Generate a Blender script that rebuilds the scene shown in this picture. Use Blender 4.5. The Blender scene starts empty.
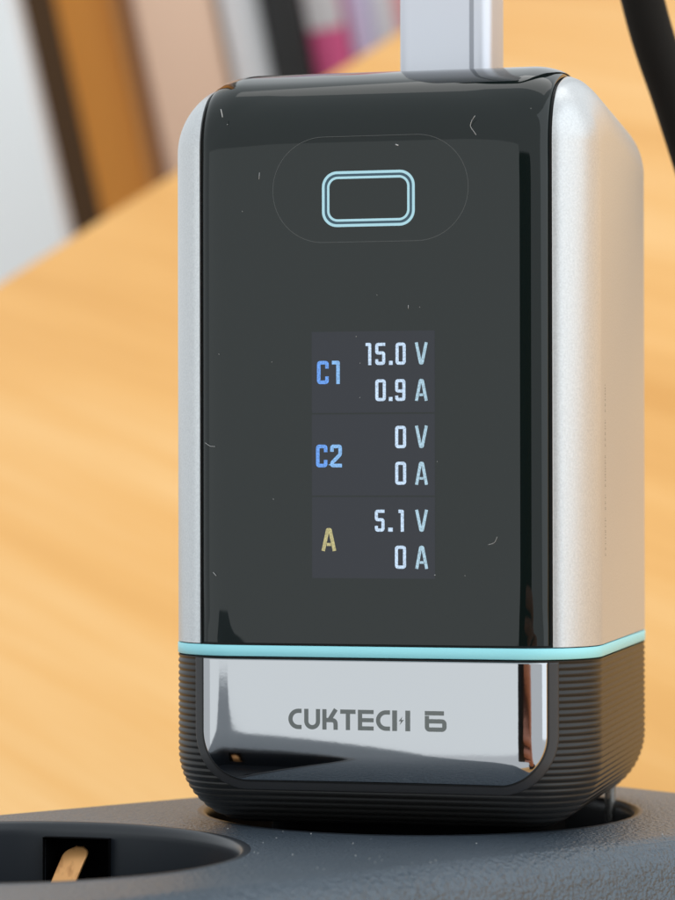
import bpy, bmesh, math, random
from mathutils import Matrix, Vector
random.seed(4)
MM = 0.001
sc = bpy.context.scene
col = sc.collection

# ------------------------------------------------------------------ frames
# "strip frame": origin at the lens, x right, y away, z along the plug axis (mm).
# The extension lead lies tilted on the table, so world z is the table normal.
N = Vector((-0.20, -0.36, 1.0)).normalized()
TABLE_K = -169.6 / Vector((-0.20, -0.36, 1.0)).length      # table plane: N.P = TABLE_K (mm)
wx = (Vector((1, 0, 0)) - N * N.x).normalized()
wy = N.cross(wx)
R3 = Matrix((wx, wy, N))                                   # strip frame -> world
ORG = Vector((7.5, 276.0, 0.0))
ORG = ORG + N * (TABLE_K - N.dot(ORG))                     # world origin on the table under the charger
FRAME = Matrix.Translation(R3 @ (-ORG * MM)) @ R3.to_4x4()


def W(p):
    """strip-frame mm -> world m"""
    return FRAME @ (Vector(p) * MM)


def on_table(x, y, up=0.0):
    """strip-frame x,y -> world point on the table plane (moving along the plug axis)"""
    z = (TABLE_K - N.x * x - N.y * y) / N.z
    p = W((x, y, z))
    p.z += up * MM
    return p


# ------------------------------------------------------------------ camera
cam = bpy.data.cameras.new('camera')
cam.sensor_fit = 'VERTICAL'
cam.sensor_height = 24.0
cam.sensor_width = 18.0
cam.lens = 80.0
cam.clip_start = 0.01
cam.clip_end = 20.0
cam.dof.use_dof = True
cam.dof.focus_distance = 0.260
cam.dof.aperture_fstop = 80.0 / 2.7
camo = bpy.data.objects.new('camera', cam)
col.objects.link(camo)
camo.matrix_world = FRAME @ Matrix.Rotation(math.radians(90 + 0.38), 4, 'X') @ Matrix.Rotation(math.radians(-0.1), 4, 'Z')
sc.camera = camo

# ------------------------------------------------------------------ world and lamps
wd = bpy.data.worlds.new('World')
sc.world = wd
wd.use_nodes = True
bg = wd.node_tree.nodes['Background']
bg.inputs['Color'].default_value = (0.91, 0.965, 1.0, 1)
bg.inputs['Strength'].default_value = 1.0


def area(name, az, el, dist, sx, sy, radiance, color, target=(2.9, 257.6, 0.0)):
    """window-like lamp seen from the charger front: azimuth from its front normal to the right, elevation (degrees)"""
    l = bpy.data.lights.new(name, 'AREA')
    l.shape = 'RECTANGLE'
    l.size, l.size_y, l.color = sx, sy, color
    l.energy = math.pi * sx * sy * radiance
    o = bpy.data.objects.new(name, l)
    col.objects.link(o)
    a, e = math.radians(az), math.radians(el)
    fr, rt = Vector((-0.242, -0.970, 0)), Vector((0.970, -0.242, 0))
    d = (fr * math.cos(a) + rt * math.sin(a)) * math.cos(e) + Vector((0, 0, math.sin(e)))
    zc = d.normalized()
    xc = Vector((0, 0, 1)).cross(zc).normalized()
    yc = zc.cross(xc)
    m3 = Matrix((xc, yc, zc)).transposed().to_4x4()
    o.matrix_world = FRAME @ Matrix.Translation((Vector(target) + d * dist * 1000) * MM) @ m3
    return o


area('bright_wall_light', -30, 0, 1.4, 1.75, 0.62, 0.50, (0.93, 1.0, 0.98))
area('window_light', 74, 24, 1.3, 1.9, 1.6, 1.05, (0.85, 0.94, 1.0))
area('table_fill_light', 165, 66, 1.6, 1.2, 1.2, 1.1, (1.0, 0.97, 0.93), (0, 260, 0))  # added overhead lamp without a known source, brightens the table

vs = sc.view_settings
vs.view_transform = 'Standard'
vs.look = 'None'
vs.exposure = 0.0
vs.gamma = 1.0
sc.cycles.max_bounces = 10
sc.cycles.use_denoising = True


# ------------------------------------------------------------------ helpers
def link(o, parent=None):
    col.objects.link(o)
    if parent is not None:
        o.parent = parent
    return o


def mesh(name, verts, faces, mat, parent=None, smooth=True, mm=True, sharp=None):
    me = bpy.data.meshes.new(name)
    s = MM if mm else 1.0
    me.from_pydata([(v[0] * s, v[1] * s, v[2] * s) for v in verts], [], faces)
    me.validate()
    bm = bmesh.new()
    bm.from_mesh(me)
    bmesh.ops.recalc_face_normals(bm, faces=bm.faces)
    bm.to_mesh(me)
    bm.free()
    if smooth:
        me.polygons.foreach_set('use_smooth', [True] * len(me.polygons))
        if sharp:
            me.set_sharp_from_angle(angle=math.radians(sharp))
    me.materials.append(mat)
    o = bpy.data.objects.new(name, me)
    return link(o, parent)


def empty(name, label, cat, mw=None, group=None):
    o = bpy.data.objects.new(name, None)
    o.empty_display_size = 0.01
    col.objects.link(o)
    if mw is not None:
        o.matrix_world = mw
    tag(o, label, cat, group)
    return o


def tag(o, label=None, cat=None, group=None, kind=None):
    if label: o['label'] = label
    if cat: o['category'] = cat
    if group: o['group'] = group
    if kind: o['kind'] = kind
    return o


def loft(rings, cap0=False, cap1=False, closed=True):
    """rings: list of equally long vertex lists -> verts, faces"""
    n = len(rings[0])
    v = [p for r in rings for p in r]
    f = []
    m = n if closed else n - 1
    for i in range(len(rings) - 1):
        for j in range(m):
            k = (j + 1) % n
            f.append((i * n + j, i * n + k, (i + 1) * n + k, (i + 1) * n + j))
    if cap0: f.append(tuple(range(n)))
    if cap1: f.append(tuple(range((len(rings) - 1) * n, len(rings) * n)))
    return v, f


def rrect(cx, cy, hx, hy, rho, seg=14):
    """offset by rho of the rectangle with half sizes hx,hy: list of (x,y)"""
    pts = []
    for (sx, sy, a0) in ((1, 1, 0), (-1, 1, 90), (-1, -1, 180), (1, -1, 270)):
        for k in range(seg + 1):
            a = math.radians(a0 + 90 * k / seg)
            pts.append((cx + sx * hx + rho * math.cos(a), cy + sy * hy + rho * math.sin(a)))
    return pts


def box(x0, x1, y0, y1, z0, z1):
    v = [(x, y, z) for z in (z0, z1) for y in (y0, y1) for x in (x0, x1)]
    f = [(0, 1, 3, 2), (4, 5, 7, 6), (0, 1, 5, 4), (2, 3, 7, 6), (0, 2, 6, 4), (1, 3, 7, 5)]
    return v, f


def bevel(o, r, seg=4, angle=30):
    """rounds a mesh object's edges in place (metres)"""
    bm = bmesh.new()
    bm.from_mesh(o.data)
    ed = [e for e in bm.edges if len(e.link_faces) == 2 and e.calc_face_angle() > math.radians(angle)]
    bmesh.ops.bevel(bm, geom=ed, offset=r, segments=seg, profile=0.5, affect='EDGES')
    bm.to_mesh(o.data)
    bm.free()
    o.data.polygons.foreach_set('use_smooth', [True] * len(o.data.polygons))
    o.data.set_sharp_from_angle(angle=math.radians(50))
    return o


def tube(path, rad, seg=10, cap=True):
    P = [Vector(p) for p in path]
    rings = []
    up = Vector((0.13, 0.21, 0.97)).normalized()
    for i, p in enumerate(P):
        t = (P[min(i + 1, len(P) - 1)] - P[max(i - 1, 0)]).normalized()
        a = t.cross(up).normalized()
        b = a.cross(t)
        r = rad[i] if isinstance(rad, (list, tuple)) else rad
        rings.append([tuple(p + (a * math.cos(q) + b * math.sin(q)) * r)
                      for q in (2 * math.pi * k / seg for k in range(seg))])
    return loft(rings, cap, cap)


def spline(pts, n=10):
    """Catmull-Rom through pts"""
    P = [Vector(p) for p in pts]
    P = [P[0] * 2 - P[1]] + P + [P[-1] * 2 - P[-2]]
    out = []
    for i in range(1, len(P) - 2):
        for k in range(n):
            t = k / n
            a, b, c, d = P[i - 1], P[i], P[i + 1], P[i + 2]
            out.append(0.5 * ((2 * b) + (c - a) * t + (2 * a - 5 * b + 4 * c - d) * t * t + (3 * b - a - 3 * c + d) * t ** 3))
    out.append(P[-2])
    return out


# ------------------------------------------------------------------ materials
def mat(name, color=(0.5, 0.5, 0.5), rough=0.5, metal=0.0, **kw):
    m = bpy.data.materials.new(name)
    m.use_nodes = True
    b = m.node_tree.nodes['Principled BSDF']
    b.inputs['Base Color'].default_value = (*color, 1)
    b.inputs['Roughness'].default_value = rough
    b.inputs['Metallic'].default_value = metal
    for k, v in kw.items():
        b.inputs[k.replace('_', ' ')].default_value = v
    return m


def nd(m, t, **kw):
    n = m.node_tree.nodes.new(t)
    for k, v in kw.items():
        setattr(n, k, v)
    return n


def wire(m, a, b):
    m.node_tree.links.new(a, b)


def noise(m, scale, detail=3, rough=0.5, stretch=(1, 1, 1), coord='Object', rot=(0, 0, 0)):
    tc = nd(m, 'ShaderNodeTexCoord')
    mp = nd(m, 'ShaderNodeMapping')
    mp.inputs['Scale'].default_value = stretch
    mp.inputs['Rotation'].default_value = rot
    n = nd(m, 'ShaderNodeTexNoise')
    n.inputs['Scale'].default_value = scale
    n.inputs['Detail'].default_value = detail
    n.inputs['Roughness'].default_value = rough
    wire(m, tc.outputs[coord], mp.inputs['Vector'])
    wire(m, mp.outputs[0], n.inputs['Vector'])
    return n


def ramp(m, src, stops):
    r = nd(m, 'ShaderNodeValToRGB')
    el = r.color_ramp.elements
    while len(el) < len(stops):
        el.new(0.5)
    for e, (p, c) in zip(el, stops):
        e.position = p
        e.color = (*c, 1) if len(c) == 3 else c
    wire(m, src, r.inputs['Fac'])
    return r


def bump(m, src, strength, dist):
    b = nd(m, 'ShaderNodeBump')
    b.inputs['Strength'].default_value = strength
    b.inputs['Distance'].default_value = dist
    wire(m, src, b.inputs['Height'])
    wire(m, b.outputs[0], m.node_tree.nodes['Principled BSDF'].inputs['Normal'])
    return b


def P_(m):
    return m.node_tree.nodes['Principled BSDF'].inputs


def emit(name, color, strength, base=(0.02, 0.02, 0.02)):
    m = mat(name, base, 0.3)
    P_(m)['Emission Color'].default_value = (*color, 1)
    P_(m)['Emission Strength'].default_value = strength
    return m


# black front glass
M_GLASS = mat('black_glass', (0.0045, 0.0085, 0.0080), 0.03, IOR=1.42)
n = noise(M_GLASS, 260, 4)
r = ramp(M_GLASS, n.outputs['Fac'], [(0.35, (0.02, 0.02, 0.02)), (0.8, (0.06, 0.06, 0.06))])
wire(M_GLASS, r.outputs[0], P_(M_GLASS)['Roughness'])
# bead blasted silver shell
M_SILVER = mat('satin_silver', (0.74, 0.75, 0.76), 0.33, 0.48)
n = noise(M_SILVER, 7000, 2)
bump(M_SILVER, n.outputs['Fac'], 0.28, 0.00004)
n2 = noise(M_SILVER, 6000, 2)
r = ramp(M_SILVER, n2.outputs['Fac'], [(0.3, (0.54, 0.56, 0.575)), (0.7, (0.64, 0.66, 0.675))])
wire(M_SILVER, r.outputs[0], P_(M_SILVER)['Base Color'])
M_TEAL = mat('turquoise_plastic', (0.33, 0.78, 0.86), 0.4)
M_BLACK = mat('black_gap', (0.004, 0.004, 0.004), 0.6)
M_BASE = mat('dark_ribbed_plastic', (0.018, 0.0175, 0.017), 0.38)
n = noise(M_BASE, 3000, 2)
bump(M_BASE, n.outputs['Fac'], 0.12, 0.00003)
P_(M_BASE)['Specular IOR Level'].default_value = 0.35
M_FRAME = mat('grey_plastic_rim', (0.030, 0.030, 0.032), 0.45)
M_CHROME = mat('mirror_metal', (0.41, 0.415, 0.43), 0.06, 1.0)
n = noise(M_CHROME, 900, 4, 0.65)
bump(M_CHROME, n.outputs['Fac'], 0.06, 0.00003)
M_INK = mat('grey_engraving', (0.16, 0.175, 0.17), 0.55)
M_BTN = emit('pale_blue_print', (0.36, 0.66, 0.78), 0.22, (0.35, 0.58, 0.66))
M_BTNIN = mat('deep_blue_print', (0.02, 0.07, 0.11), 0.3)
M_PILL = mat('touch_zone_edge', (0.06, 0.066, 0.066), 0.5)  # light caught by the groove, put in as a paler grey
M_ROW = emit('display_background', (0.40, 0.46, 0.85), 0.018, (0.006, 0.007, 0.008))
P_(M_ROW)['IOR'].default_value = 1.42
P_(M_ROW)['Roughness'].default_value = 0.04
M_TXT = emit('display_white', (0.60, 0.78, 1.0), 0.88)
M_UNIT = emit('display_pale_cyan', (0.50, 0.76, 0.92), 0.72)
M_BLUE = emit('display_blue', (0.12, 0.36, 0.95), 0.85)
M_PALEBLUE = emit('display_light_blue', (0.25, 0.55, 1.0), 0.8)
M_YEL = emit('display_yellow', (0.74, 0.66, 0.28), 0.62)
for m_ in (M_TXT, M_UNIT, M_BLUE, M_PALEBLUE, M_YEL):       # uneven pixel brightness
    st = P_(m_)['Emission Strength'].default_value
    n = noise(m_, 7000, 1)
    r = nd(m_, 'ShaderNodeMapRange')
    r.inputs['From Min'].default_value, r.inputs['From Max'].default_value = 0.3, 0.7
    r.inputs['To Min'].default_value, r.inputs['To Max'].default_value = st * 0.7, st * 1.25
    wire(m_, n.outputs['Fac'], r.inputs['Value'])
    wire(m_, r.outputs[0], P_(m_)['Emission Strength'])
M_LINT = mat('lint', (0.5, 0.5, 0.5), 0.8)

# grained strip plastic
M_STRIP = mat('grained_dark_plastic', (0.030, 0.037, 0.046), 0.34)
P_(M_STRIP)['Specular IOR Level'].default_value = 0.9
P_(M_STRIP)['Specular Tint'].default_value = (0.8, 0.92, 1.0, 1)
n = noise(M_STRIP, 3000, 2, 0.5)
n2 = noise(M_STRIP, 1500, 2)
mx = nd(M_STRIP, 'ShaderNodeMath', operation='MULTIPLY_ADD')
wire(M_STRIP, n.outputs['Fac'], mx.inputs[0])
mx.inputs[1].default_value = 1.0
wire(M_STRIP, n2.outputs['Fac'], mx.inputs[2])
bump(M_STRIP, mx.outputs[0], 0.9, 0.00024)
nn = noise(M_STRIP, 60, 5)
r = ramp(M_STRIP, nn.outputs['Fac'], [(0.35, (0.050, 0.067, 0.088)), (0.75, (0.066, 0.084, 0.108))])
wire(M_STRIP, r.outputs[0], P_(M_STRIP)['Base Color'])
M_CUP = mat('smooth_dark_plastic', (0.016, 0.020, 0.026), 0.35)
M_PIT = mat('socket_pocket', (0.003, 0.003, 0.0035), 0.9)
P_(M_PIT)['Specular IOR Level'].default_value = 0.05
M_CLIP = mat('table_reflection_metal', (0.78, 0.46, 0.22), 0.4, 0.3)  # orange of the mirrored table put into the metal's colours
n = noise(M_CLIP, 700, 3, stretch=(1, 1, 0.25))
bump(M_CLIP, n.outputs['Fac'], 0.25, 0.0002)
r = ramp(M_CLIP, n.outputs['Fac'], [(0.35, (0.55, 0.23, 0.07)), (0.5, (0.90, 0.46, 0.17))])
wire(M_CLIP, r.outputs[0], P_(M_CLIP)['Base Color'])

# beech table
M_WOOD = mat('beech_veneer', (0.7, 0.42, 0.16), 0.6)
P_(M_WOOD)['Specular IOR Level'].default_value = 0.12
n = noise(M_WOOD, 11, 5, 0.55, (0.16, 1.9, 1))
n2 = noise(M_WOOD, 60, 5, 0.65, (0.07, 1.4, 1))
mx = nd(M_WOOD, 'ShaderNodeMath', operation='MULTIPLY_ADD')
wire(M_WOOD, n2.outputs['Fac'], mx.inputs[0])
mx.inputs[1].default_value = 0.5
wire(M_WOOD, n.outputs['Fac'], mx.inputs[2])
r = ramp(M_WOOD, mx.outputs[0], [(0.52, (0.73, 0.36, 0.098)), (0.74, (0.83, 0.445, 0.143)), (0.96, (0.90, 0.545, 0.225))])
wire(M_WOOD, r.outputs[0], P_(M_WOOD)['Base Color'])

# ------------------------------------------------------------------ table and floor
# grain axis, far edge axis (both in the strip frame, dropped onto the table plane)
def tdir(v):
    d = R3 @ Vector(v)
    d.z = 0
    return d.normalized()

edge_pt = W(Vector((-0.0623, 1, 0.0957)) * 673.0)
edge_pt.z = 0
e_dir = tdir((0.53, 1, 0.466))
in_dir = Vector((e_dir.y, -e_dir.x, 0))                  # towards the near right side of the table
ang = math.atan2(e_dir.y, e_dir.x)
T0 = edge_pt - e_dir * 0.95
table = empty('wooden_table', 'light beech wooden table under the black socket strip', 'table',
              Matrix.Translation((T0.x, T0.y, 0)) @ Matrix.Rotation(ang, 4, 'Z'))
top = mesh('tabletop', *box(0, 1900, -1100, 0, -24, 0), M_WOOD, table)
bevel(top, 0.003, 3)
# turn the grain: bake it in the mapping rotation of the veneer
g_dir = tdir((-0.626, 1, 0.235))
g_ang = math.atan2(g_dir.y, g_dir.x) - ang
for nn_ in M_WOOD.node_tree.nodes:
    if nn_.type == 'MAPPING':
        nn_.vector_type = 'TEXTURE'
        s = nn_.inputs['Scale'].default_value
        nn_.inputs['Scale'].default_value = (1 / s[0], 1 / s[1], 1)
        nn_.inputs['Rotation'].default_value = (0, 0, g_ang)
FLOOR_Z = -0.735
M_FLOOR = mat('grey_floor', (0.30, 0.27, 0.24), 0.6)
fl = mesh('floor', [(-3, -3, FLOOR_Z), (3, -3, FLOOR_Z), (3, 3, FLOOR_Z), (-3, 3, FLOOR_Z)], [(0, 1, 2, 3)], M_FLOOR, None, mm=False)
tag(fl, kind='structure')
for (lx, ly) in ((0.08, -0.08), (1.82, -0.08), (0.08, -1.02), (1.82, -1.02)):
    rings = []
    for z, h in ((FLOOR_Z * 1000, 18), (-24.5, 28)):
        rings.append([(lx * 1000 + sx * h, ly * 1000 + sy * h, z) for sx, sy in ((-1, -1), (1, -1), (1, 1), (-1, 1))])
    bevel(mesh('leg', *loft(rings, True, True), M_WOOD, table), 0.003, 2)

# ------------------------------------------------------------------ socket strip
S0 = Vector((7.49, 276.0, -31.2))
UA = 40.0
u = Vector((math.cos(math.radians(UA)), math.sin(math.radians(UA)), 0))
nv = Vector((-u.y, u.x, 0))
STRIP_M = FRAME @ Matrix.Translation(S0 * MM) @ Matrix.Rotation(math.radians(UA), 4, 'Z')
strip = empty('power_strip', 'dark blue-grey grained socket strip lying on the table', 'power strip', STRIP_M)
U0, U1, V0, V1 = -215.0, 30.5, -31.0, 24.0


def table_z(uu, vv):
    p = S0 + u * uu + nv * vv
    return (TABLE_K - N.x * p.x - N.y * p.y) / N.z - S0.z


bv = [(U0, V0), (U1, V0), (U1, V1), (U0, V1)]
SKIRT = 13.0                                               # the front flank slopes outwards
bw = [(U0, V0 - SKIRT), (U1, V0 - SKIRT), (U1, V1), (U0, V1)]
verts = [(a, b, table_z(a, b) + 0.3) for a, b in bw] + [(a, b, 0) for a, b in bv]
housing = mesh('housing', verts, [(0, 1, 2, 3), (4, 5, 6, 7), (0, 1, 5, 4), (1, 2, 6, 5), (2, 3, 7, 6), (3, 0, 4, 7)], M_STRIP, strip)
bm = bmesh.new()
bm.from_mesh(housing.data)
tops = []
for e in bm.edges:
    m_ = (e.verts[0].co + e.verts[1].co) / 2
    vertical = abs(e.verts[0].co.z - e.verts[1].co.z) > 0.01 and abs(e.verts[0].co.x - e.verts[1].co.x) < 1e-6 and max(e.verts[0].co.z, e.verts[1].co.z) > -1e-6
    if m_.z > -1e-6 or vertical:
        tops.append(e)
bmesh.ops.bevel(bm, geom=tops, offset=0.0027, segments=6, profile=0.5, affect='EDGES')
bm.to_mesh(housing.data)
bm.free()
SOCK = [(0.0, 0.0), (-45.8, 0.0)]
CR = 20.4                                                   # hole in the housing
cutters = []
for (su, sv) in SOCK:
    rg = [[(su + CR * math.cos(t), sv + CR * math.sin(t), z) for t in (2 * math.pi * k / 96 for k in range(96))] for z in (-17.5, 6)]
    c = mesh('cutter', *loft(rg, True, True), M_CUP, strip)
    cutters.append(c)
    for q in (1, -1):
        an = math.radians(-14 - UA) + q * math.pi / 2
        ca, sa = math.cos(an), math.sin(an)
        pk = [(su + b * ca - a * sa, sv + b * sa + a * ca, z) for z in (-16.2, -1.1) for b in (17.0, 22.8) for a in (-3.2, 3.2)]
        cutters.append(mesh('cutter', pk, box(0, 1, 0, 1, 0, 1)[1], M_CUP, strip))
for c in cutters:
    md = housing.modifiers.new('cut', 'BOOLEAN')
    md.operation = 'DIFFERENCE'
    md.solver = 'EXACT'
    md.object = c
bpy.context.view_layer.update()
dg = bpy.context.evaluated_depsgraph_get()
nm = bpy.data.meshes.new_from_object(housing.evaluated_get(dg))
housing.modifiers.clear()
housing.data = nm
nm.polygons.foreach_set('use_smooth', [True] * len(nm.polygons))
nm.set_sharp_from_angle(angle=math.radians(35))
for c in cutters:
    bpy.data.objects.remove(c)

YAW = math.radians(-14)                                     # charger and sockets turned against the lens axis
rel = YAW - math.radians(UA)
DEP = -16.5


def socket(su, sv):
    S = 144
    prof = [(20.45, -0.6), (20.42, 0.0), (20.2, 0.07), (19.95, 0.05), (19.7, -0.08), (19.5, -0.35), (19.42, -0.8), (19.4, -1.2), (19.05, -11.0), (18.9, DEP), (0.01, DEP)]
    rings = [[(su + r_ * math.cos(2 * math.pi * k / S), sv + r_ * math.sin(2 * math.pi * k / S), z) for k in range(S)] for r_, z in prof]
    v, f = loft(rings)
    half = math.asin(2.9 / 19.2)
    axis = [rel + math.pi / 2, rel - math.pi / 2]           # the two earth contacts

    def in_notch(fc):
        x = sum(v[i][0] for i in fc) / 4 - su
        y = sum(v[i][1] for i in fc) / 4 - sv
        z = sum(v[i][2] for i in fc) / 4
        if not (-11.5 < z < -1.22) or math.hypot(x, y) < 18:
            return False
        a = math.atan2(y, x)
        return any(abs((a - q + math.pi) % (2 * math.pi) - math.pi) < half for q in axis)
    f = [fc for fc in f if not in_notch(fc)]
    cup = mesh('socket_well', v, f, M_CUP, strip, sharp=50)
    for q in axis:
        ca, sa = math.cos(q), math.sin(q)

        def loc(a, b, z):                                    # a sideways, b outwards
            return (su + b * ca - a * sa, sv + b * sa + a * ca, z)
        pk = [loc(a, b, z) for z in (-16, -1.2) for b in (18.4, 22.5) for a in (-3.05, 3.05)]
        mesh('contact_pocket', pk, [(4, 5, 7, 6), (2, 3, 7, 6), (0, 2, 6, 4), (1, 3, 7, 5)], M_PIT, cup, smooth=False)
        # sprung earth contact
        rings = []
        for k in range(30):
            t = (k / 29) ** 1.8
            z = -2.2 - 12.5 * t
            b = 20.6 - 2.6 * math.sin(math.pi * min(1, t * 1.1)) ** 0.8
            lean = 0.35 + 3.4 * min(t, 0.3)
            w_ = 1.15 * (math.sqrt(max(0.0, 1 - (1 - t / 0.06) ** 2)) if t < 0.06 else 1.0)
            w_ = max(w_, 0.35)
            rings.append([loc(lean - w_, b + 0.25, z), loc(lean + w_, b + 0.25, z), loc(lean + w_, b - 0.25, z), loc(lean - w_, b - 0.25, z)])
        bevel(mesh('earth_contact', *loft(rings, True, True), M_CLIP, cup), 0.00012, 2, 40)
    for s in (-1, 1):                                        # pin holes in the floor of the well
        a, b = math.cos(rel) * 9.5 * s, math.sin(rel) * 9.5 * s
        rg = [[(su + a + r_ * math.cos(t), sv + b + r_ * math.sin(t), DEP + 0.06) for t in (2 * math.pi * k / 24 for k in range(24))] for r_ in (2.6, 0.01)]
        mesh('pin_hole', *loft(rg), M_PIT, cup, smooth=False)
    return cup


for s_ in SOCK:
    socket(*s_)

M_RIB = mat('frosted_clear_plastic', (0.55, 0.53, 0.50), 0.25, Transmission_Weight=0.7)
bevel(mesh('guide_rib', *box(17.9, 18.7, -6.9, -6.0, -6, 1.9), M_RIB, strip), 0.0002, 2)
# dust and lint caught on the grained top, too small to pick apart
random.seed(5)
dv, df = [], []
for i in range(220):
    uu, vv = random.uniform(-62, 30), random.uniform(-31, 22)
    if any(math.hypot(uu - a, vv - b) < 20.6 for a, b in SOCK):
        continue
    if vv > -27 and random.random() < 0.35:
        continue
    zt_ = 0.0
    if vv < V0 + 2.7:
        d_ = V0 + 2.7 - vv
        zt_ = -(2.7 - math.sqrt(max(0, 2.7 ** 2 - d_ * d_)))
    if uu > U1 - 4.2 or vv > V1 - 4.2:
        continue
    l_, a_ = random.uniform(0.03, 0.12), random.uniform(0, 6.28)
    v, f = tube([(uu, vv, zt_ + 0.03), (uu + l_ * math.cos(a_), vv + l_ * math.sin(a_), zt_ + 0.04)], random.uniform(0.02, 0.045), 5)
    b0 = len(dv)
    dv += v
    df += [tuple(q + b0 for q in fc) for fc in f]
tag(mesh('dust', dv, df, M_LINT, strip), kind='stuff')

# ------------------------------------------------------------------ charger
CHARGER_M = FRAME @ Matrix.Translation(Vector((2.89, 257.6, -31.2)) * MM) @ Matrix.Rotation(YAW, 4, 'Z')
chg = empty('usb_charger', 'silver and black block charger with lit display standing in the socket strip', 'charger', CHARGER_M)
HW, DD, R, HT = 19.0, 38.0, 6.5, 66.85
CX = HW - R
Z_TEAL0, Z_TEAL1 = 15.05, 16.0
SLOPE = math.radians(4.0)
A_GL = 15.35


R1, R2, TURN = R, 22.0, math.radians(112)               # tight front bend, then a shallow crown
ZC = HT - (R1 - R2) * math.sin(TURN) - R2
C2 = (R1 + (R1 - R2) * math.cos(TURN), ZC + (R1 - R2) * math.sin(TURN))


def body_profile(rho, z0, seg=14, rows=6):
    """yz outline of the upper body, inset by R - rho: front bottom -> over the crowned top -> rear bottom"""
    tn = math.pi / 2 - SLOPE
    d = R - rho
    pts = [(d, z0 + (ZC - z0) * k / rows) for k in range(rows)]
    c1 = (max(R1, d), ZC)
    for k in range(seg + 1):
        a = math.pi + (TURN - math.pi) * k / seg
        r_ = max(0.0, R1 - d)
        pts.append((c1[0] + r_ * math.cos(a), c1[1] + r_ * math.sin(a)))
    for k in range(1, seg + 1):
        a = TURN + (tn - TURN) * k / seg
        pts.append((max(d, C2[0] + (R2 - d) * math.cos(a)), C2[1] + (R2 - d) * math.sin(a)))
    ye, ze = C2[0] + R2 * math.cos(tn), C2[1] + R2 * math.sin(tn)
    pr_ = (DD - R, ze - math.tan(SLOPE) * (DD - R + R * math.cos(tn) - ye) - R * math.sin(tn))
    for k in range(seg + 1):
        a = tn + (0 - tn) * k / seg
        pts.append((pr_[0] + rho * math.cos(a), pr_[1] + rho * math.sin(a)))
    pts.append((DD - R + rho, z0))
    return pts


def rho_x(x):
    d = max(0.0, abs(x) - CX)
    return math.sqrt(max(0.0, R * R - d * d))


# inner dark core closing the joints
xs = [-18.2 + 36.4 * k / 60 for k in range(61)]
rg = [[(x, y, z) for y, z in body_profile(max(0.2, rho_x(x) - 0.55), Z_TEAL1)] for x in xs]
mesh('inner_body', *loft(rg, True, True), M_BLACK, chg, sharp=60)
# glossy front that bends over the top
xs, dr = [], []
for k in range(111):
    x = -A_GL + 2 * A_GL * k / 110
    xs.append(x)
e_ = 0.32
xs = [-A_GL, -A_GL + 0.02, -A_GL + 0.08, -A_GL + 0.18] + [x for x in xs if abs(x) < A_GL - e_] + [A_GL - 0.18, A_GL - 0.08, A_GL - 0.02, A_GL]


def edge_drop(x):
    d = A_GL - abs(x)
    if d >= e_:
        return 0.0
    return e_ - math.sqrt(max(0.0, e_ * e_ - (e_ - d) ** 2))




def pillow_drop(x, y, z):
    """the flat of the glass has rounded corners: soft roll-off outside a rounded rectangle"""
    if y > R1:
        return 0.0
    hx, zt, zb, rc = 14.2, 62.0, 15.6, 7.0
    qx, qz = abs(x) - (hx - rc), abs(z - (zt + zb) / 2) - ((zt - zb) / 2 - rc)
    sd = rc - math.hypot(max(qx, 0), max(qz, 0)) - min(max(qx, qz), 0) if max(qx, qz) > 0 else rc - max(qx, qz)
    t_ = min(4.5, max(0.0, 2.6 - sd))
    return 0.011 * t_ * t_ * (1 - y / R1)


rg = [[(x, y + pillow_drop(x, y, z), z) for y, z in body_profile(rho_x(x) - edge_drop(x), Z_TEAL1 + 0.22, 18, 90)] for x in xs]
glass = mesh('front_glass', *loft(rg, False, False, closed=False), M_GLASS, chg)
# silver side shells
for s in (-1, 1):
    t0 = math.asin((A_GL + 0.26 - CX) / R)
    ts = [t0 + (math.pi / 2 - t0) * k / 26 for k in range(27)]
    rg = []
    x0 = CX + R * math.sin(t0)
    rg.append([(s * x0, y, z) for y, z in body_profile(R * math.cos(t0) - 0.7, Z_TEAL1 + 0.1)])
    rg.append([(s * x0, y, z) for y, z in body_profile(R * math.cos(t0) - 0.16, Z_TEAL1 + 0.1)])
    for t in ts:
        x = CX + R * math.sin(t)
        d = x - x0
        cut = 0.20 * max(0.0, 1 - d / 0.75)
        if d < 0.1: cut += 0.05
        rg.append([(s * (x + (0.04 if d < 0.1 else 0)), y, z) for y, z in body_profile(max(0.0, R * math.cos(t) - cut), Z_TEAL1 + 0.1)])
    v, f = loft(rg, False, True)
    mesh('side_shell', v, f, M_SILVER, chg, sharp=50)
# turquoise accent ring
rg = []
for z, o_ in ((Z_TEAL0, -0.25), (Z_TEAL0, -0.02), (Z_TEAL0 + 0.06, 0.04), (Z_TEAL1 - 0.06, 0.04), (Z_TEAL1, -0.02), (Z_TEAL1, -0.25)):
    rg.append([(x, y, z) for x, y in rrect(0, DD / 2, CX, DD / 2 - R, R + o_, 24)])
mesh('accent_ring', *loft(rg, True, True), M_TEAL, chg, sharp=60)
# ribbed base, rounded underneath
ZB, RB = 0.05, 6.5


def base_rho(z):
    d = max(0.0, RB - (z - ZB))
    return math.sqrt(max(0.0, RB * RB - d * d)) if d > 0 else R


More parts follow.
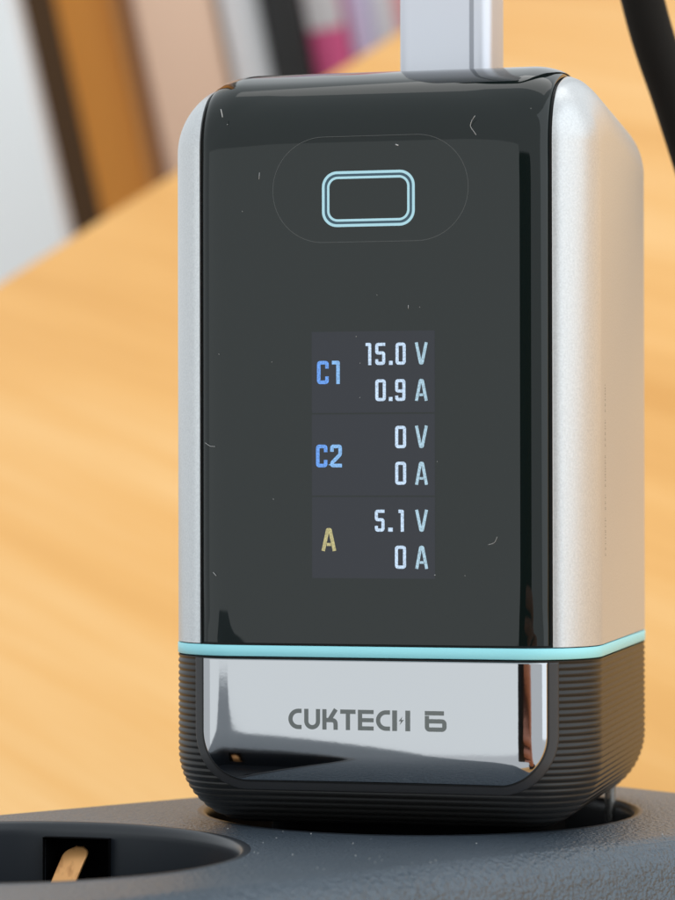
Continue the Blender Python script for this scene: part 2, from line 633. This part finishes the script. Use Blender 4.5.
rg = [[(x, y, Z_TEAL0 - 0.02) for x, y in rrect(0, DD / 2, CX, DD / 2 - R, R - 0.5, 20)]]
PITCH = 0.56
zz = Z_TEAL0 - 0.12
k = 0
while zz > ZB + 0.02:
    ph = ((Z_TEAL0 - 0.12 - zz) / PITCH) % 1.0
    amp = -0.115 * (0.5 - 0.5 * math.cos(2 * math.pi * ph)) ** 1.6
    if zz < ZB + 0.5: amp *= 0.3
    rr = max(0.05, base_rho(zz) + amp)
    rg.append([(x, y, zz) for x, y in rrect(0, DD / 2, CX, DD / 2 - R, rr, 20)])
    zz -= PITCH / 8
rg.append([(x, y, ZB) for x, y in rrect(0, DD / 2, CX, DD / 2 - R, 0.05, 20)])
v, f = loft(rg, True, True)
base = mesh('ribbed_base', v, f, M_BASE, chg, sharp=80)
# plug body that goes down into the socket
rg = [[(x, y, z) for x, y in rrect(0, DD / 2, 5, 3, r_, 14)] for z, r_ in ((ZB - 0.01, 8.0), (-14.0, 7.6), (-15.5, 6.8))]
mesh('plug_body', *loft(rg, False, True), M_PIT, chg, sharp=50)  # near-black: shade under the charger put into its colour


def front_y(x, z):
    """smooth front of the base (no ribs)"""
    rho = base_rho(z)
    d = max(0.0, abs(x) - CX)
    return R - math.sqrt(max(0.0, rho * rho - d * d))


def plate(grow, dy, name, m_, rim=0.5, lip=0.0, rc=4.3, zt=14.83, zb=4.3, hw=15.2, parent=None, pillow=0.0):
    zb_, hw_, rc_ = zb - grow, hw + grow, rc + grow
    rows, cols = 72, 96
    verts_, rings_ = [], []
    zs = [zt - (zt - zb_) * (1 - math.cos(math.pi * k / rows)) / 2 for k in range(rows + 1)]

    def half(z):
        d = zb_ + rc_ - z
        return hw_ if d <= 0 else hw_ - rc_ + math.sqrt(max(0.0, rc_ * rc_ - d * d))
    for z in zs:
        h_ = half(z)
        row = []
        for j in range(cols + 1):
            s = math.sin(math.pi * (j / cols - 0.5))
            x = s * h_
            edge = min(h_ - abs(x), zt - z, z - zb_ + 0.0)
            drop = 0.0
            if lip > 0 and edge < lip:
                drop = lip - math.sqrt(max(0.0, lip * lip - (lip - edge) ** 2))
            if pillow > 0:
                if abs(x) > hw_ - rc_ and z < zb_ + rc_:
                    de = rc_ - math.hypot(abs(x) - hw_ + rc_, zb_ + rc_ - z)
                else:
                    de = min(h_ - abs(x), z - zb_)
                drop += pillow * max(0.0, 1 - de / 4.6) ** 2
            row.append((x, front_y(x, z) - dy + drop, z))
        verts_.append(row)
    n_ = cols + 1
    v = [p for r_ in verts_ for p in r_]
    f = [(i * n_ + j, i * n_ + j + 1, (i + 1) * n_ + j + 1, (i + 1) * n_ + j) for i in range(rows) for j in range(cols)]
    # rim going back into the base
    out = [(0, j) for j in range(n_)] + [(i, cols) for i in range(1, rows + 1)] + [(rows, j) for j in range(cols - 1, -1, -1)] + [(i, 0) for i in range(rows - 1, 0, -1)]
    b0 = len(v)
    for (i, j) in out:
        p = verts_[i][j]
        v.append((p[0], p[1] + rim, p[2]))
    for q in range(len(out)):
        w_ = (q + 1) % len(out)
        a_ = out[q][0] * n_ + out[q][1]
        c_ = out[w_][0] * n_ + out[w_][1]
        f.append((a_, c_, b0 + w_, b0 + q))
    o = mesh(name, v, f, m_, parent or chg, sharp=40)
    return o


plate(0.88, 0.05, 'nameplate_rim', M_FRAME, 0.6, 0.10)
plate(0.14, 0.075, 'nameplate_joint', M_BLACK, 0.3)
name = plate(0.0, 0.38, 'nameplate', M_CHROME, 0.3, 0.10, pillow=0.26)


# ------------------------------------------------------------------ printed and lit marks
def arc_pts(cx, cy, r, a0, a1, n=10):
    return [(cx + r * math.cos(math.radians(a0 + (a1 - a0) * k / n)), cy + r * math.sin(math.radians(a0 + (a1 - a0) * k / n))) for k in range(n + 1)]


def round_poly(pts, r, closed=False, n=4):
    P = [Vector(p) for p in pts]
    out = []
    m_ = len(P)
    for i in range(m_):
        if not closed and i in (0, m_ - 1):
            out.append(P[i])
            continue
        a, b, c = P[i - 1], P[i], P[(i + 1) % m_]
        d1, d2 = (a - b), (c - b)
        rr = min(r, d1.length / 2, d2.length / 2)
        if rr < 1e-6 or abs(d1.normalized().dot(d2.normalized())) > 0.999:
            out.append(b)
            continue
        p0, p1 = b + d1.normalized() * rr, b + d2.normalized() * rr
        for k in range(n + 1):
            t = k / n
            out.append(p0 * (1 - t) ** 2 + b * 2 * t * (1 - t) + p1 * t * t)
    return [(p.x, p.y) for p in out]


def ribbon(pts, w, closed=False, v=None, f=None):
    """flat stroke of width w along 2d pts"""
    v = [] if v is None else v
    f = [] if f is None else f
    P = [Vector(p) for p in pts]
    n_ = len(P)
    b0 = len(v)
    for i in range(n_):
        if closed:
            t1, t2 = (P[i] - P[i - 1]).normalized(), (P[(i + 1) % n_] - P[i]).normalized()
        else:
            t1 = (P[i] - P[i - 1]).normalized() if i > 0 else (P[1] - P[0]).normalized()
            t2 = (P[i + 1] - P[i]).normalized() if i < n_ - 1 else t1
        t = (t1 + t2)
        t = t.normalized() if t.length > 1e-6 else t1
        nn_ = Vector((-t.y, t.x))
        k_ = 1.0 / max(0.45, nn_.dot(Vector((-t1.y, t1.x))))
        v.append(tuple(P[i] + nn_ * (w / 2 * k_)))
        v.append(tuple(P[i] - nn_ * (w / 2 * k_)))
    for i in range(n_ if closed else n_ - 1):
        j = (i + 1) % n_
        f.append((b0 + 2 * i, b0 + 2 * i + 1, b0 + 2 * j + 1, b0 + 2 * j))
    return v, f


def flat(name, vf, y, mat_, parent, th=0.02):
    """2d strokes (x,z) laid on the plane y (mm), with a hair of thickness"""
    v, f = vf
    v3 = [(a, y, b) for a, b in v] 
    o = mesh(name, v3, f, mat_, parent, smooth=False)
    # all faces towards the front
    bm = bmesh.new(); bm.from_mesh(o.data)
    for fc in bm.faces:
        if fc.normal.y > 0: fc.normal_flip()
    bm.to_mesh(o.data); bm.free()
    return o


def glyph(ch, x0, x1, z0, z1, t, v, f):
    w, h = x1 - x0 - t, z1 - z0 - t
    ox, oz = x0 + t / 2, z0 + t / 2

    def put(pts, closed=False, r=0.16, tt=t):
        q = [(ox + a * w, oz + b * h) for a, b in pts]
        ribbon(round_poly(q, r, closed), tt, closed, v, f)
    if ch == '0': put([(0, 0), (1, 0), (1, 1), (0, 1)], True)
    elif ch == '1': put([(-0.25, 1), (1, 1), (1, -t / h / 2)], r=0.03)
    elif ch == '5': put([(1 + t / w / 2, 1), (0, 1), (0, 0.55), (1, 0.55), (1, 0), (0, 0), (0, 0.22)], r=0.14)
    elif ch == '9': put([(1, 0.45), (0, 0.45), (0, 1), (1, 1), (1, 0), (0, 0), (0, 0.2)], r=0.14)
    elif ch == '2': put([(0, 0.72), (0, 1), (1, 1), (1, 0.58), (0, 0.14), (0, 0), (1 + t / w / 2, 0)], r=0.14)
    elif ch == 'C': put([(1, 0.70), (1, 1), (0, 1), (0, 0), (1, 0), (1, 0.30)])
    elif ch == 'A':
        put([(0, -t / h / 2), (0.40, 1), (0.60, 1), (1, -t / h / 2)], r=0.06)
        put([(0.16 + t / w / 2, 0.24), (0.84 - t / w / 2, 0.24)], tt=t * 0.85)
    elif ch == 'V': put([(0, 1 + t / h / 2), (0.42, 0), (0.58, 0), (1, 1 + t / h / 2)], r=0.06)
    elif ch == '.':
        b0 = len(v)
        v.extend([(x0, z0), (x1, z0), (x1, z0 + 0.34), (x0, z0 + 0.34)])
        f.append((b0, b0 + 1, b0 + 2, b0 + 3))


YR, YT = -0.012, -0.024
rows = [((43.1, 36.12), [('C', -4.78, -3.74, 'b'), ('1', -3.50, -2.76, 'p')], (38.6, 40.6),
         [(40.2, 42.1, [('1', -.53, .03), ('5', .38, 1.26), ('.', 1.59, 1.92), ('0', 2.17, 3.06)], 'V'),
          (37.1, 38.97, [('0', .38, 1.31), ('.', 1.57, 1.9), ('9', 2.13, 3.03)], 'A')]),
        ((35.98, 29.0), [('C', -4.88, -3.87, 'b'), ('2', -3.62, -2.58, 'p')], (31.42, 33.38),
         [(33.05, 34.97, [('0', 2.12, 3.08)], 'V'), (29.92, 31.89, [('0', 2.12, 3.08)], 'A')]),
        ((28.86, 21.88), [('A', -4.41, -3.1, 'y')], (24.22, 26.2),
         [(25.9, 27.78, [('5', .32, 1.17), ('.', 1.49, 1.9), ('1', 2.33, 2.87)], 'V'),
          (22.73, 24.7, [('0', 2.08, 3.06)], 'A')])]
for (zr, port, pz, vals) in rows:
    row = flat('display_row', ([(-5.25, zr[1]), (5.6, zr[1]), (5.6, zr[0]), (-5.25, zr[0])], [(0, 1, 2, 3)]), YR, M_ROW, chg)
    for (ch, a, b, c) in port:
        v, f = [], []
        glyph(ch, a, b, pz[0], pz[1], 0.31, v, f)
        flat('port_letter', (v, f), YT, {'b': M_BLUE, 'p': M_PALEBLUE, 'y': M_YEL}[c], row)
    for (z0, z1, chars, unit) in vals:
        for (ch, a, b) in chars:
            v, f = [], []
            glyph(ch, a, b, z0, z1, 0.27, v, f)
            flat('digit' if ch != '.' else 'decimal_point', (v, f), YT, M_TXT, row)
        v, f = [], []
        glyph(unit, 3.86, 4.99, z0, z1, 0.26, v, f)
        flat('unit_letter', (v, f), YT, M_UNIT, row)


def rr_loop(cx, cz, hx, hz, r, n=12):
    out = []
    for (sx, sz, a0) in ((1, 1, 0), (-1, 1, 90), (-1, -1, 180), (1, -1, 270)):
        out += arc_pts(cx + sx * (hx - r), cz + sz * (hz - r), r, a0, a0 + 90, n)
    return out


def ring2(hx, hz, r, w_):
    return ribbon(rr_loop(-0.22, 54.52, hx, hz, r), w_, True)


btn = flat('touch_button', ring2(3.98, 2.28, 1.22, 0.24), YR, M_BTN, chg)
flat('button_line', ring2(3.76, 2.06, 1.02, 0.20), YR, M_BTNIN, btn)
flat('button_inner_ring', ring2(3.54, 1.84, 0.84, 0.21), YR, M_BTN, btn)
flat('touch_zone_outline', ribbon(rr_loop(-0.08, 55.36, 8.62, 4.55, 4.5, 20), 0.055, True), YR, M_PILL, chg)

# engraved name
YN = -0.38 - 0.015
z0, z1, t = 8.86, 10.62, 0.37
h = z1 - z0


def letter(strokes):
    v3, f3 = [], []
    for q, (pts, w_, closed) in enumerate(strokes):
        v, f = ribbon(pts, w_, closed, [], [])
        b0 = len(v3)
        v3 += [(a, YN - 0.004 * q, b) for a, b in v]
        f3 += [tuple(i + b0 for i in fc) for fc in f]
    o = mesh('engraved_letter', v3, f3, M_INK, name, smooth=False)
    return o


def cee(x0, x1):
    r_ = h / 2 - t / 2
    cxx = x0 + t / 2 + r_
    return [([(x1, z1 - t / 2)] + arc_pts(cxx, (z0 + z1) / 2, r_, 90, 270, 18) + [(x1, z0 + t / 2)], t, False)]


letter(cee(-7.29, -6.12))
ux0, ux1 = -5.88 + t / 2, -4.47 - t / 2
ur = (ux1 - ux0) / 2
letter([([(ux0, z1)] + arc_pts(ux0 + ur, z0 + t / 2 + ur, ur, 180, 360, 16) + [(ux1, z1)], t, False)])
kx0, kx1 = -4.27 + t / 2, -2.91 - t / 2
km = z0 + h * 0.47
letter([([(kx0, z0), (kx0, z1)], t, False), ([(kx0 + t / 2, km), (kx0 + 0.42, km), (kx1 + 0.02, z1)], t, False),
        (round_poly([(kx0 + 0.3, km), (kx1, km), (kx1, z0)], 0.35), t, False)])
letter([([(-2.68, z1 - t / 2), (-1.33, z1 - t / 2)], t, False), ([(-2.005, z1 - t), (-2.005, z0)], t, False)])
letter([([(-1.12 + t / 2, z0), (-1.12 + t / 2, z1)], t, False)] +
       [([(-1.12 + t, zz_), (0.26, zz_)], t * 0.95, False) for zz_ in (z1 - t * .475, (z0 + z1) / 2, z0 + t * .475)])
letter(cee(0.47, 1.70))
letter([([(2.11, z0), (2.11, z1)], 0.42, False), ([(3.26, z0), (3.26, z1)], 0.42, False)])
v = [(2.78, 10.10), (2.46, 9.70), (2.66, 9.70), (2.56, 9.38), (2.92, 9.82), (2.70, 9.82)]
flat('lightning_mark', (v, [(0, 1, 2, 5), (2, 3, 4, 5)]), YN, M_INK, name)
sx0, sx1 = 4.75 + t / 2, 6.64 - t / 2
letter([([(4.75, z1 - t / 2), (6.42, z1 - t / 2)], t, False),
        ([(sx0, z0 + h * .3), (sx0, z1 - t - 0.05)], t, False),
        (rr_loop((sx0 + sx1) / 2, z0 + h * .305, (sx1 - sx0) / 2, h * .305 - t / 2, 0.22, 6), t, True)])
# small print down the right side shell
xq = HW + 0.012
for i in range(30):
    zc = 38.2 - i * 0.5
    if i in (5, 11, 18, 22): continue
    hgt = random.choice((0.22, 0.3, 0.36))
    yq = 7.9
    mesh('small_print_mark', [(xq, yq, zc), (xq, yq + 0.35, zc), (xq, yq + 0.35, zc + 0.1), (xq, yq, zc + 0.1),
                              (xq, yq, zc + hgt - .07), (xq, yq + 0.35 * random.choice((.4, 1)), zc + hgt - .07), (xq, yq + 0.3, zc + hgt), (xq, yq, zc + hgt)],
         [(0, 1, 2, 3), (4, 5, 6, 7)], M_INK, chg, smooth=False)
# lint on the glass
for (path, r_) in (([(8.9, 61.0), (8.75, 60.5), (9.05, 60.0), (9.25, 59.7)], 0.02), ([(8.9, 61.0), (9.15, 61.35)], 0.02),
                   ([(10.2, 24.8), (10.75, 25.0), (11.0, 25.5)], 0.018), ([(-15.0, 33.6), (-14.5, 33.3), (-14.0, 33.25)], 0.018),
                   ([(-13.4, 62.6), (-13.3, 62.2), (-13.25, 61.9)], 0.04), ([(-9.9, 57.0), (-9.95, 56.4)], 0.02),
                   ([(2.2, 59.1), (2.45, 59.0)], 0.05), ([(5.55, 22.2), (5.62, 22.2)], 0.05), ([(3.3, 45.3), (3.3, 45.0)], 0.025),
                   ([(-14.2, 22.3), (-13.9, 22.0)], 0.025)):
    pts = [(a, (R - rho_x(a)) - 0.03, b) for a, b in path]
    if len(pts) > 2: pts = [tuple(p) for p in spline(pts, 4)]
    mesh('lint', *tube(pts, r_, 5), M_LINT, chg)
random.seed(11)
for i in range(14):
    a, b = random.uniform(-14, 14), random.uniform(18, 62)
    mesh('dust_speck', *tube([(a, R - rho_x(a) - 0.02, b), (a + random.uniform(-.06, .06), R - rho_x(a) - 0.02, b + 0.06)], 0.022, 5), M_LINT, chg)

# ------------------------------------------------------------------ plug and its cable
M_ALU = mat('brushed_grey_metal', (0.64, 0.65, 0.70), 0.38, 0.5)
n = noise(M_ALU, 900, 3, stretch=(1, 1, 0.1))
bump(M_ALU, n.outputs['Fac'], 0.1, 0.0001)
M_CABLE = mat('black_cable_sleeve', (0.007, 0.006, 0.005), 0.75)
P_(M_CABLE)['Specular IOR Level'].default_value = 0.2
PX, PY = 3.2, 19.0
PLUG_M = CHARGER_M @ Matrix.Translation(Vector((PX, PY, 0)) * MM)
plug = empty('usb_cable', 'silver metal plug with black cable standing in the top of the charger', 'cable', PLUG_M)
rg = []
for z, o_ in ((66.0, -0.3), (66.2, 0.0), (88.0, 0.0), (89.0, -0.8)):
    rg.append([(x, y, z) for x, y in rrect(0, 0, 4.3 - 1.2, 3.6 - 1.2, 1.2 + o_, 8)])
hs = mesh('plug_housing', *loft(rg, True, True), M_ALU, plug, sharp=50)
mesh('seam_groove', *box(2.35, 2.75, -3.62, -3.4, 66.4, 87.5), mat('seam_shadow', (0.35, 0.36, 0.40), 0.6), hs, smooth=False)
rg = [[(x, y, z) for x, y in rrect(0, 0, 1.9, 1.0, 1.0, 8)] for z in (89, 96)]
mesh('strain_relief', *loft(rg, True, True), M_CABLE, plug, sharp=50)
inv = (FRAME @ Matrix.Translation((0, 0, 0)))
pts_c = []
top_c = FRAME.inverted() @ (PLUG_M @ Vector((0, 0, 0.095)))
top_c = top_c * 1000
pts_c = [tuple(top_c), (top_c.x + 0.3, top_c.y + 1, top_c.z + 14), (15.5, 285, 91), (21.5, 292, 88), (26.2, 297, 66),
         (30.6, 299, 46.5), (33.8, 300, 36.8), (37.2, 300.5, 26.5), (44, 303, 8), (58, 309, -18), (80, 318, -33.5), (110, 330, -26.8), (150, 345, -12.9)]
loc_pts = [(PLUG_M.inverted() @ W(p)) * 1000 for p in spline(pts_c, 8)]
mesh('cable', *tube([tuple(p) for p in loc_pts], 2.15, 14), M_CABLE, plug)


# ------------------------------------------------------------------ blurred things behind the table
def ray_pt(px, py, depth):
    """point seen at photo pixel px,py at a distance depth (m) in front of the lens"""
    return FRAME @ (Vector(((px - 337) / 3000.0, 1.0, (470 - py) / 3000.0)) * depth)


BENCH_Z = -0.30


def upright(name, label, cat, px0, px1, py, depth, thick, height, color, rough=0.5, turn=0.0, z0=BENCH_Z, group=None, material=None, r_=0.003):
    a, b = ray_pt(px0, py, depth), ray_pt(px1, py, depth)
    d = (b - a)
    d.z = 0
    w_ = d.length
    d.normalize()
    ang_ = math.atan2(d.y, d.x) + turn
    root = empty(name, label, cat, Matrix.Translation((a.x, a.y, z0)) @ Matrix.Rotation(ang_, 4, 'Z'), group)
    m_ = material or mat(name + '_paint', color, rough)
    return root, w_, m_


def book(px0, px1, py, depth, label, color, label_color=None, height=0.44, thick=0.2, cat='book', name='book', band=None):
    root, w_, m_ = upright(name, label, cat, px0, px1, py, depth, thick, height, color, group='books and binders behind the table')
    W_ = w_ * 1000
    H_, T_ = height * 1000, thick * 1000
    bevel(mesh('spine', *box(0, W_, 0, 3, 0, H_), m_, root), 0.0008, 2)
    mesh('cover', *box(0, 2, 3.1, T_, 0, H_), m_, root, smooth=False)
    mesh('cover', *box(W_ - 2, W_, 3.1, T_, 0, H_), m_, root, smooth=False)
    pm = mat('paper_edge', (0.75, 0.73, 0.68), 0.8)
    mesh('page_block', *box(2.1, W_ - 2.1, 3.1, T_ - 4, 4, H_ - 4), pm, root, smooth=False)
    if band:
        z_a, z_b, c = band
        mesh('spine_label', *box(0.4, W_ - 0.4, -0.6, -0.05, z_a, z_b), mat('spine_label', c, 0.6), root, smooth=False)
    return root


# brown cabinet with a darker side, its white neighbour, and the row of books on a low bench
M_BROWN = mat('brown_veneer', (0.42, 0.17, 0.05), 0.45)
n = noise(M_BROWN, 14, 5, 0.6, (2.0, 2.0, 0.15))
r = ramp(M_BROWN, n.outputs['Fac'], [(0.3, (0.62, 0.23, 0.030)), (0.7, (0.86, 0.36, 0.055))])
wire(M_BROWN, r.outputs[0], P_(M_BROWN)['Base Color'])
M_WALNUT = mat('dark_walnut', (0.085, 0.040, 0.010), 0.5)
a, b = ray_pt(34, 100, 1.05), ray_pt(66, 100, 1.05)
PXW = (b - a).length * 1000 / 32.0                          # mm per photo pixel there
cab = empty('wooden_cabinet', 'tall brown wooden cabinet beyond the table between white panel and beige binder', 'cabinet',
            Matrix.Translation((a.x, a.y, FLOOR_Z)) @ Matrix.Rotation(math.atan2(b.y - a.y, b.x - a.x), 4, 'Z'))
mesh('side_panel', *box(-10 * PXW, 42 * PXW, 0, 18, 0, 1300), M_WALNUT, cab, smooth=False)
mesh('door', *box(42 * PXW + 0.3, 96 * PXW, -2, 18, 0, 1300), M_BROWN, cab, smooth=False)
mesh('door_edge', *box(96 * PXW + 0.2, 107 * PXW, -1, 18, 0, 1300), mat('pale_edge_band', (0.62, 0.31, 0.10), 0.5), cab, smooth=False)
mesh('gap_shade_strip', *box(107 * PXW + 0.2, 126 * PXW, 2, 40, 0, 1300), mat('gap_shade_brown', (0.36, 0.19, 0.12), 0.5), cab, smooth=False)  # added strip, its colour stands for the shaded gap beside the door
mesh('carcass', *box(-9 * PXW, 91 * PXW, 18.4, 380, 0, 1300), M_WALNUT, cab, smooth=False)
a = ray_pt(34, 100, 0.99)
wp = empty('white_panel', 'white upright board at the far left beyond the table edge', 'panel',
           Matrix.Translation((a.x, a.y, FLOOR_Z)) @ Matrix.Rotation(math.atan2(b.y - ray_pt(34, 100, 1.05).y, b.x - ray_pt(34, 100, 1.05).x), 4, 'Z'))
bevel(mesh('board', *box(-70, 0, 0, 25, 0, 1300), mat('white_lacquer', (0.93, 0.945, 0.95), 0.4), wp), 0.002, 2)
a = ray_pt(100, 90, 1.0)
bench = empty('low_bench', 'low wooden bench under the books behind the table', 'bench',
              Matrix.Translation((a.x - 0.1, a.y - 0.01, BENCH_Z - 0.002)) @ Matrix.Rotation(math.radians(8), 4, 'Z'))
mesh('bench_top', *box(60, 700, 0, 260, -30, 0), M_BROWN, bench, smooth=False)
for x_ in (80, 640):
    mesh('bench_side', *box(x_, x_ + 30, 5, 250, (FLOOR_Z - BENCH_Z) * 1000, -30.5), M_BROWN, bench, smooth=False)
book(154, 232, 100, 1.03, 'pale beige binder standing between brown cabinet and white binder', (0.85, 0.57, 0.41), cat='binder', name='binder')
book(226, 266, 40, 1.03, 'white binder standing between beige binder and black binder', (0.93, 0.93, 0.95), cat='binder', name='binder')
book(267, 306, 40, 1.02, 'black binder standing between white binder and magenta book', (0.012, 0.012, 0.012), cat='binder', name='binder')
book(307, 345, 25, 1.03, 'magenta book with pale upper spine beside black binder', (0.72, 0.10, 0.26), band=(255, 430, (0.7, 0.66, 0.66)))
book(346, 372, 15, 1.04, 'lilac book standing right of the magenta book', (0.62, 0.60, 0.78))
book(373, 392, 10, 1.05, 'thin off-white book between lilac and pink books', (0.80, 0.77, 0.76))
book(393, 425, 5, 1.06, 'pink book partly behind the silver plug', (0.86, 0.42, 0.44))

# ------------------------------------------------------------------ the phone that takes the picture (mirrored in glass and nameplate)
M_PHONE = mat('black_phone_back', (0.006, 0.006, 0.007), 0.35)
ph = empty('smartphone', 'black smartphone taking the picture, mirrored as dark band in the charger glass', 'phone', FRAME @ Matrix.Translation((0.004, -0.006, -0.012)))
rg = [[(x, y, z) for x, z in rrect(-4, 0, 44 - 9, 80 - 9, 9 + o_, 8)] for y, o_ in ((0.0, -1.2), (-0.6, -0.3), (-2, 0), (-6, 0), (-8, -0.8))]
mesh('phone_case', *loft(rg, True, True), M_PHONE, ph, sharp=50)

# hand that holds the phone
M_SKIN = mat('skin', (0.52, 0.25, 0.18), 0.5)
M_SLEEVE = mat('dark_sleeve', (0.012, 0.013, 0.018), 0.9)
hv, he, hr = [], [], []


def node(p, r_, prev=None):
    hv.append(tuple(c * MM for c in p)); hr.append(r_ * MM)
    if prev is not None: he.append((prev, len(hv) - 1))
    return len(hv) - 1


wrist = node((62, -30, -105), 21)
palm = node((48, -14, -58), 17, wrist)
fore = node((84, -70, -180), 27, wrist)
fore = node((110, -130, -270), 34, fore)
for (kz, ln, rr_) in ((-22, 44, 7.4), (-40, 48, 7.8), (-58, 45, 7.5), (-75, 36, 6.6)):
    k0 = node((43, -5, kz - 3), 9, palm)
    k1 = node((40, 5, kz), rr_ + 0.6, k0)
    k2 = node((40 - ln * 0.42, 9.5, kz + 3), rr_, k1)
    k3 = node((40 - ln * 0.75, 9.0, kz + 4), rr_ * 0.93, k2)
    node((40 - ln, 7.6, kz + 5), rr_ * 0.8, k3)
t0_ = node((44, -22, -40), 11, palm)
t1_ = node((34, -20, -18), 9.2, t0_)
t2_ = node((24, -18.5, -2), 8.2, t1_)
node((16, -17.5, 10), 6.8, t2_)
me = bpy.data.meshes.new('hand')
me.from_pydata(hv, he, [])
hand = bpy.data.objects.new('person', me)
link(hand)
hand.matrix_world = ph.matrix_world.copy()
md = hand.modifiers.new('skin', 'SKIN')
md.use_smooth_shade = True
for i_, sv_ in enumerate(me.skin_vertices[0].data):
    sv_.radius = (hr[i_], hr[i_])
    sv_.use_root = (i_ == 0)
ms = hand.modifiers.new('sub', 'SUBSURF')
ms.levels = ms.render_levels = 2
bpy.context.view_layer.update()
dg = bpy.context.evaluated_depsgraph_get()
hm = bpy.data.meshes.new_from_object(hand.evaluated_get(dg))
hand.modifiers.clear()
hand.data = hm
hm.materials.clear()
hm.materials.append(M_SKIN)
tag(hand, 'hand in dark sleeve holding the phone, mirrored at the right end of nameplate', 'person')
mesh('sleeve', *tube([(66, -37, -120), (84, -70, -180), (110, -130, -270), (150, -220, -380)], [28, 33, 42, 52], 20), M_SLEEVE, hand)
